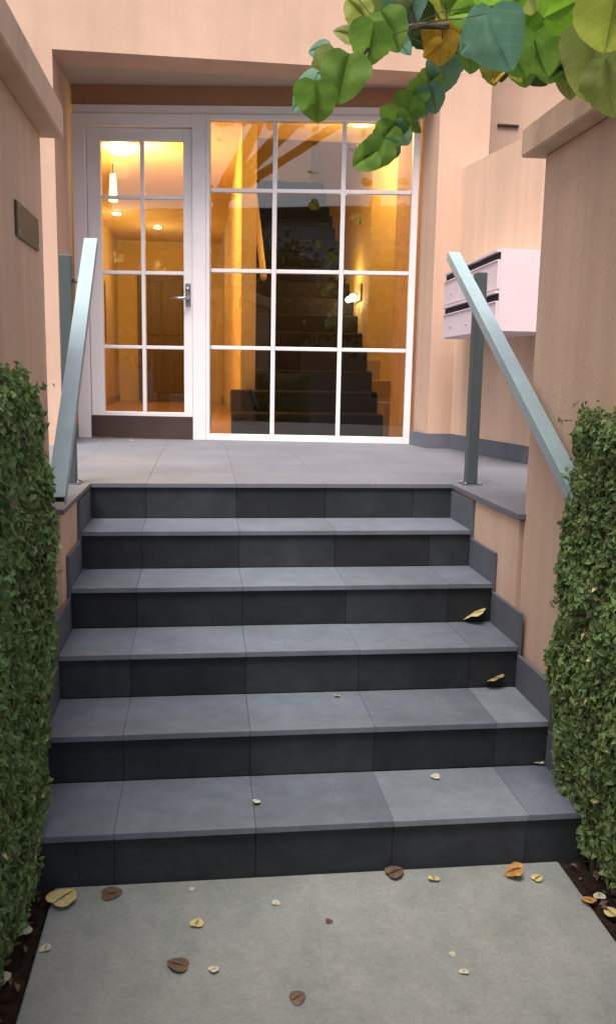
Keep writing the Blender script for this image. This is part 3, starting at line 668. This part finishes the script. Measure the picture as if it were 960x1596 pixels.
G = [ # px, py, depth, size, tip angle, material, tilt
 (490, 158, 1.90, 68, -95, 'leaf_green', 15), (478, 140, 1.93, 62, -150, 'leaf_teal', 50), (536, 118, 1.88, 76, -100, 'leaf_green', 10), (508, 104, 1.92, 60, -120, 'leaf_olive', 30),
 (575, 66, 1.90, 68, -105, 'leaf_green', 10), (607, 45, 1.92, 66, -70, 'leaf_green', -25), (498, 76, 1.95, 34, 170, 'leaf_teal', 35), (540, 52, 1.95, 34, 150, 'leaf_olive', 40),
 (556, 14, 1.98, 46, 120, 'leaf_lime', 20), (590, 20, 2.05, 60, 160, 'leaf_teal', 30), (640, 28, 2.05, 70, -100, 'leaf_dark', 10), (632, 5, 2.0, 70, -80, 'leaf_teal', 10),
 (690, 112, 2.12, 56, -100, 'leaf_teal', 10), (700, 90, 2.15, 52, -60, 'leaf_teal', 20), (668, 132, 2.14, 46, -120, 'leaf_green', 20), (672, 152, 2.12, 44, -80, 'leaf_teal', 15),
 (648, 145, 2.13, 42, -140, 'leaf_green', 30), (634, 170, 2.13, 50, -120, 'leaf_green', 10), (650, 160, 2.16, 44, -70, 'leaf_teal', 35), (615, 190, 2.12, 50, -110, 'leaf_green', 15),
 (622, 208, 2.14, 46, -70, 'leaf_teal', 30), (600, 212, 2.13, 48, -130, 'leaf_green', 20), (588, 238, 2.12, 50, -120, 'leaf_green', 0), (570, 246, 2.13, 46, -150, 'leaf_green', 20), (606, 232, 2.15, 40, -90, 'leaf_teal', 25),
 (640, 190, 2.17, 36, -60, 'leaf_green', 50), (577, 226, 2.16, 36, 170, 'leaf_green', 40),
 (684, 66, 2.05, 62, -100, 'leaf_yellow', 20), (678, 78, 2.04, 36, -130, 'leaf_yellow', -30), (700, 40, 2.1, 50, -90, 'leaf_olive', 30), (690, 14, 2.05, 60, -100, 'leaf_lime', 30), (665, 20, 2.1, 50, -60, 'leaf_yellow', 45),
 (775, 62, 1.75, 100, -65, 'leaf_teal', 15), (740, 52, 1.80, 80, -150, 'leaf_teal', 30), (775, 10, 1.80, 84, 10, 'leaf_bright', 30), (800, 80, 1.83, 90, -80, 'leaf_green', 40), (738, 18, 1.9, 70, -170, 'leaf_bright', 20),
 (800, 108, 1.95, 40, -90, 'leaf_lime', 50), (775, 115, 1.95, 30, -110, 'leaf_yellow', 50), (838, 85, 1.9, 78, -80, 'leaf_green', 20), (860, 70, 1.95, 70, -110, 'leaf_olive', 30),
 (875, 14, 1.8, 72, 30, 'leaf_bright', 20), (905, 60, 1.85, 80, -120, 'leaf_olive', 15), (925, 90, 1.7, 110, -100, 'leaf_olive', 5), (950, 30, 1.6, 120, -100, 'leaf_lime', 0), (900, 30, 1.9, 60, -60, 'leaf_green', 30),
 (945, 130, 1.7, 90, -80, 'leaf_olive', 20), (880, 105, 2.0, 56, -140, 'leaf_green', 30), (850, 30, 2.0, 60, -90, 'leaf_dark', 20), (820, 40, 2.0, 60, -70, 'leaf_green', 40), (955, 70, 1.75, 90, -130, 'leaf_lime', 15),
 (610, -8, 2.0, 70, -100, 'leaf_olive', 20), (575, -20, 2.1, 60, -140, 'leaf_lime', 20), (720, -10, 2.0, 80, -90, 'leaf_green', 10), (830, -10, 1.9, 80, -90, 'leaf_olive', 10), (910, -5, 1.9, 70, -90, 'leaf_lime', 10),
 (925, 8, 1.85, 66, -70, 'leaf_bright', 20), (868, 48, 1.95, 56, -60, 'leaf_lime', 30), (940, 95, 1.8, 64, -60, 'leaf_lime', 20), (905, 118, 1.9, 60, -120, 'leaf_green', 20), (955, 150, 1.85, 56, -90, 'leaf_olive', 10), (825, 20, 1.95, 60, -100, 'leaf_bright', 30),
 (735, 88, 1.9, 50, -100, 'leaf_green', 20), (765, 108, 1.95, 44, -80, 'leaf_lime', 30), (812, 108, 2.0, 58, -95, 'leaf_green', 20), (862, 100, 2.05, 66, -80, 'leaf_green', -20), (790, 88, 2.0, 56, -110, 'leaf_dark', 20), (886, 122, 2.0, 56, -100, 'leaf_olive', 30), (838, 112, 2.1, 50, -60, 'leaf_dark', 10),
 (660, 60, 2.2, 44, -60, 'leaf_dark', 20), (625, 70, 2.2, 40, -90, 'leaf_teal', 40)]
for (px, py, d, sz, an, mk, ti) in G: big_leaf(px, py, d, sz*(.90 if px > 700 else .97), an, mk, ti, roll=random.uniform(-25, 25))
# second, darker layer behind
for i in range(150):
    px = random.uniform(640, 1000); py = random.uniform(-70, 112 if px > 760 else 40); d = random.uniform(2.1, 3.0)
    big_leaf(px, py, d, random.uniform(42, 70)*2.1/d, random.uniform(-160, -20), random.choice(['leaf_dark', 'leaf_bright', 'leaf_green', 'leaf_olive', 'leaf_lime']), random.uniform(-50, 50), roll=random.uniform(-40, 40))
for i in range(70):   # crown out of frame above
    px = random.uniform(420, 1400); py = random.uniform(-420, -60); d = random.uniform(2.0, 3.2)
    big_leaf(px, py, d, random.uniform(60, 85)*2.1/d, random.uniform(-160, -20), random.choice(['leaf_green', 'leaf_olive', 'leaf_teal', 'leaf_lime']), random.uniform(-50, 50), roll=random.uniform(-40, 40))
# petioles
vs, fs = [], []
allb = [(a, b) for Bn in (B1, B2, B3, B4) for a, b in zip(Bn[:-1], Bn[1:])]
for o in list(tree.children):
    if not o.name.startswith('leaf'): continue
    p = o.location+ORG[tree.name]; best = None
    for a, b in allb:
        t = max(0, min(1, (p-a).dot(b-a)/(b-a).length_squared)); q = a+(b-a)*t
        if best is None or (q-p).length < (best-p).length: best = q
    if (best-p).length > .45: continue
    mid = best.lerp(p, .5)+Vector((0, 0, .01)); k = len(vs)
    for c_, r_ in ((best, .0018), (mid, .0014), (p, .001)):
        for t in range(3): vs.append(c_+Vector((math.cos(t*2.1)*r_, math.sin(t*2.1)*r_*.3, math.sin(t*2.1)*r_)))
    for g_ in (0, 3):
        for t in range(3): fs.append((k+g_+t, k+g_+(t+1) % 3, k+g_+3+(t+1) % 3, k+g_+3+t))
mesh_obj('leaf_stalks', vs, fs, M['twig'], tree)['kind'] = 'stuff'

# ------------------------------------------------------------------ fallen leaves
def fallen(p, size, mk, rz, curl, label, tilt=(0, 0)):
    key = ('f', mk, round(curl, 1))
    if key not in LM:
        me = leaf_mesh('fallen_leaf', seed=int(curl*10)+3, curl=curl, fold=.14); me.materials.append(M[mk]); LM[key] = me
    o = bpy.data.objects.new('fallen_leaf', LM[key]); COL.objects.link(o)
    size *= .72; o.scale = (size, size, size*(1.0 if curl > .45 else .4)); o.rotation_euler = (tilt[0], tilt[1], rz)
    me = LM[key]; zmin = min((o.rotation_euler.to_matrix() @ (v.co*size)).z for v in me.vertices)
    o.location = Vector(p)+Vector((0, 0, -zmin+.0015)); tag(o, label, 'leaf', 'fallen leaves on the steps and path')
FL = [ # px, py, z level, size m, material, label
 (752, 972, 3*R, .125, 'dead_yellow', 2.6, .5, 'curled yellow fallen leaf at the right end of the third step'),
 (776, 1076, 2*R, .095, 'dead_tan', 2.0, .7, 'curled olive brown fallen leaf at the right end of the second step'),
 (838, 1194, 1*R, .048, 'dead_cream', 1.0, .3, 'small cream fallen leaf at the right end of the lowest step'),
 (684, 1213, 1*R, .040, 'dead_cream', 3.0, .3, 'small pale fallen leaf on the lightest slate tile of the lowest step'),
 (395, 1254, 1*R, .035, 'dead_cream', .3, .3, 'tiny whitish fallen leaf at the front edge of the lowest step'),
 (525, 1088, 2*R, .030, 'dead_yellow', 1.3, .3, 'tiny yellow fallen leaf at the middle of the second step'),
 (280, 880, 4*R, .055, 'dead_brown', 2.8, .5, 'small dark dry leaf at the back of the fourth step, left side'),
 (716, 876, 4*R, .075, 'black', 3.0, .4, 'dark crumpled leaf at the back of the fourth step, right side'),
 (422, 801, 5*R, .030, 'dead_cream', 3.0, .3, 'tiny pale leaf against the top riser'),
 (305, 1447, 0, .048, 'dead_yellow', 1.3, .3, 'small yellow fallen leaf on the left half of the concrete path'),
 (292, 1508, 0, .075, 'dead_brown', 2.9, .2, 'flat brown fallen leaf on the path beside a small cream one'),
 (328, 1517, 0, .036, 'dead_cream', .6, .3, 'small cream fallen leaf on the path touching the brown leaf'),
 (677, 1376, 0, .045, 'dead_yellow', 1.5, .5, 'narrow pale yellow leaf standing at the foot of the steps'),
 (812, 1368, 0, .075, 'dead_orange', 2.9, .5, 'orange and yellow fallen leaf at the foot of the steps on the right'),
 (832, 1374, 0, .045, 'dead_yellow', .5, .4, 'small yellow leaf overlapping the orange leaf at the foot of the steps'),
 (605, 1368, 0, .075, 'dead_brown', .4, .4, 'brown curled leaf against the lowest riser right of the middle'),
 (296, 1388, 0, .022, 'dead_cream', .4, .3, 'tiny white petal at the foot of the lowest riser'),
 (430, 1412, 0, .030, 'dead_cream', 1.4, .3, 'tiny pale leaf on the path below the middle of the steps'),
 (160, 1396, 0, .080, 'dead_brown', .1, .1, 'flat rusty brown leaf at the left foot of the steps'),
 (84, 1416, 0, .110, 'dead_yellow', .9, .3, 'large pale yellow leaf lying at the left edge of the path by the steps'),
 (36, 1462, -.0, .075, 'dead_cream', 2.0, .3, 'pale green yellow leaf on the soil under the left hedge'),
 (10, 1535, -.0, .060, 'dead_cream', 2.5, .3, 'pale leaf on the soil at the lower left corner'),
 (70, 1485, -.0, .040, 'dead_cream', 1.6, .3, 'small pale leaf on the left edge of the path'),
 (925, 1412, -.0, .055, 'dead_orange', 2.2, .3, 'tan leaf on the soil right of the path'),
 (934, 1404, -.0, .045, 'dead_cream', 1.2, .3, 'small cream leaf on the soil right of the path'),
 (957, 1430, -.0, .055, 'dead_yellow', 1.8, .3, 'yellow leaf on the soil at the right edge'),
 (203, 688, L, .045, 'dead_cream', .2, .2, 'small pale leaf on the landing in front of the glass door'),
 (722, 1520, 0, .032, 'dead_cream', 1.2, .1, 'small pale leaf on the right half of the path near the camera'),
 (702, 1490, 0, .022, 'dead_cream', .5, .1, 'tiny whitish speck of a leaf on the right half of the path'),
 (455, 1562, 0, .050, 'dead_brown', .4, .1, 'thin brown leaf on the path near the bottom of the view'),
 (515, 1440, 0, .028, 'dead_brown', 1.9, .2, 'tiny brown leaf in the middle of the path')]
for (px, py, z, s, mk, rz, cu, lab) in FL:
    fallen(at_z(px, py, z if z > 0 else (0 if 90 < px < 900 or px == 84 or px == 70 else -.0)), s, mk, rz, cu, lab, (random.uniform(-.2, .2), random.uniform(-.25, .1)))
# leaf litter on the planting beds
n = 900; sgn = np.where(rng.random(n) < .5, -1, 1); LP = np.stack([sgn*rng.uniform(.79, 1.0, n), rng.uniform(-2.5, -.02, n), rng.uniform(.0, .012, n)], 1)
lit = leaf_cloud('leaf_litter', LP, np.stack([rng.normal(0, .4, n), rng.normal(0, .4, n), np.ones(n)], 1), .030, M['dead_brown'], None, M['dead_orange'], .15)

# ------------------------------------------------------------------ added shade tree, then what stands across the street (behind the camera)
kt = thing('shade_tree', (-3.1, -4.5, 0), 'broad leafy tree added out of view behind the viewer to shade the entrance', 'tree')  # unseen tree, added so its wide crown darkens the entrance recess
tube('trunk', [(-3.1, -4.5, -.1), (-3.05, -4.45, 2.5), (-2.6, -4.5, 4.6), (-1.6, -4.6, 6.4)], [.2, .16, .13, .06], M['trunk'], kt, 10)
for e in ((3.2, -4.8, 7.0), (1.0, -4.0, 6.6), (-5.2, -4.6, 6.8), (.5, -5.4, 7.2)): tube('limb', [(-2.7, -4.5, 4.4), tuple(Vector((-2.7, -4.5, 4.6)).lerp(Vector(e), .5)+Vector((0, 0, .4))), e], [.09, .06, .02], M['trunk'], kt, 6)
C0 = rng.normal(size=(70, 3)); C0 /= np.linalg.norm(C0, axis=1, keepdims=True); C0 *= rng.uniform(.3, .95, (70, 1)); ii = rng.integers(0, 70, 26000)
PC = (C0[ii]+rng.normal(size=(26000, 3))*.13)*np.array([6, 1.9, 1.6])+np.array([0, -4.7, 7.0]); PC[:, 2] = np.maximum(PC[:, 2], 5.35)
leaf_cloud('crown', PC, rng.normal(size=PC.shape)+np.array([0, 0, .8]), .17, M['crown'], kt, aspect=.75)
nb = thing('neighbour_house', (-3, -16, 0), 'pale rendered house across the street with a white balcony', 'house')
box('wall', -13, 5, -22, -16, -.1, 6.1, M['far_wall'], nb); box('roof', -13.4, 5.4, -22.3, -15.5, 6.101, 6.35, M['roof'], nb)
box('balcony', -9, 1, -15.999, -14.6, 3.0, 3.15, M['white'], nb)
for i in range(21): box('baluster', -8.95+i*.49, -8.90+i*.49, -14.70, -14.65, 3.151, 4.05, M['white'], nb)
box('balcony_rail', -9, 1, -14.72, -14.63, 4.051, 4.12, M['white'], nb)
for x in (-11, -7.5, -4, -.5, 3):
    for z in (.7, 3.5):
        f_ = box('window', x-.7, x+.7, -15.998, -15.93, z, z+1.8, M['white'], nb); box('pane', x-.6, x+.6, -15.929, -15.92, z+.1, z+1.7, M['dark_glass'], f_)
def street_tree(x, y, zt, r, n, label, size=.20):
    t = thing('street_tree', (x, y, -.1), label, 'tree', 'trees across the street')
    tube('trunk', [(x, y, -.2), (x+.1, y, zt*.4), (x, y+.1, zt*.8)], [.2, .15, .06], M['trunk'], t, 8)
    for k in range(5):
        a = k*1.26; tube('limb', [(x+.05, y, zt*.45), (x+math.cos(a)*r*.4, y+math.sin(a)*r*.4, zt*.62), (x+math.cos(a)*r*.7, y+math.sin(a)*r*.7, zt*.75)], [.09, .05, .02], M['trunk'], t, 6)
    C_ = rng.normal(size=(26, 3)); C_ /= np.linalg.norm(C_, axis=1, keepdims=True); C_ *= rng.uniform(.35, .85, (26, 1)); idx = rng.integers(0, 26, n)
    P = (C_[idx]+rng.normal(size=(n, 3))*.17)*np.array([r, r, zt*.34])+np.array([x, y, zt*.66]); P[:, 2] = np.maximum(P[:, 2], .3)
    leaf_cloud('crown', P, rng.normal(size=(n, 3))+np.array([0, 0, .6]), size, M['crown'], t, aspect=.6)
for (x, y, zt, r, lab) in ((-6.4, -11.9, 5.0, 2.2, 'left one of the street trees behind the viewer'), (-2.9, -12.3, 4.9, 2.3, 'middle one of the street trees behind the viewer'),
                           (1.2, -12.0, 5.1, 2.2, 'right one of the street trees behind the viewer')):
    street_tree(x, y, zt, r, 5000, lab)
street_tree(3.2, 6.6, 6.8, 1.9, 7000, 'dark tree rising behind the low wing right of the entrance', .14)
print('objects', len(bpy.data.objects))
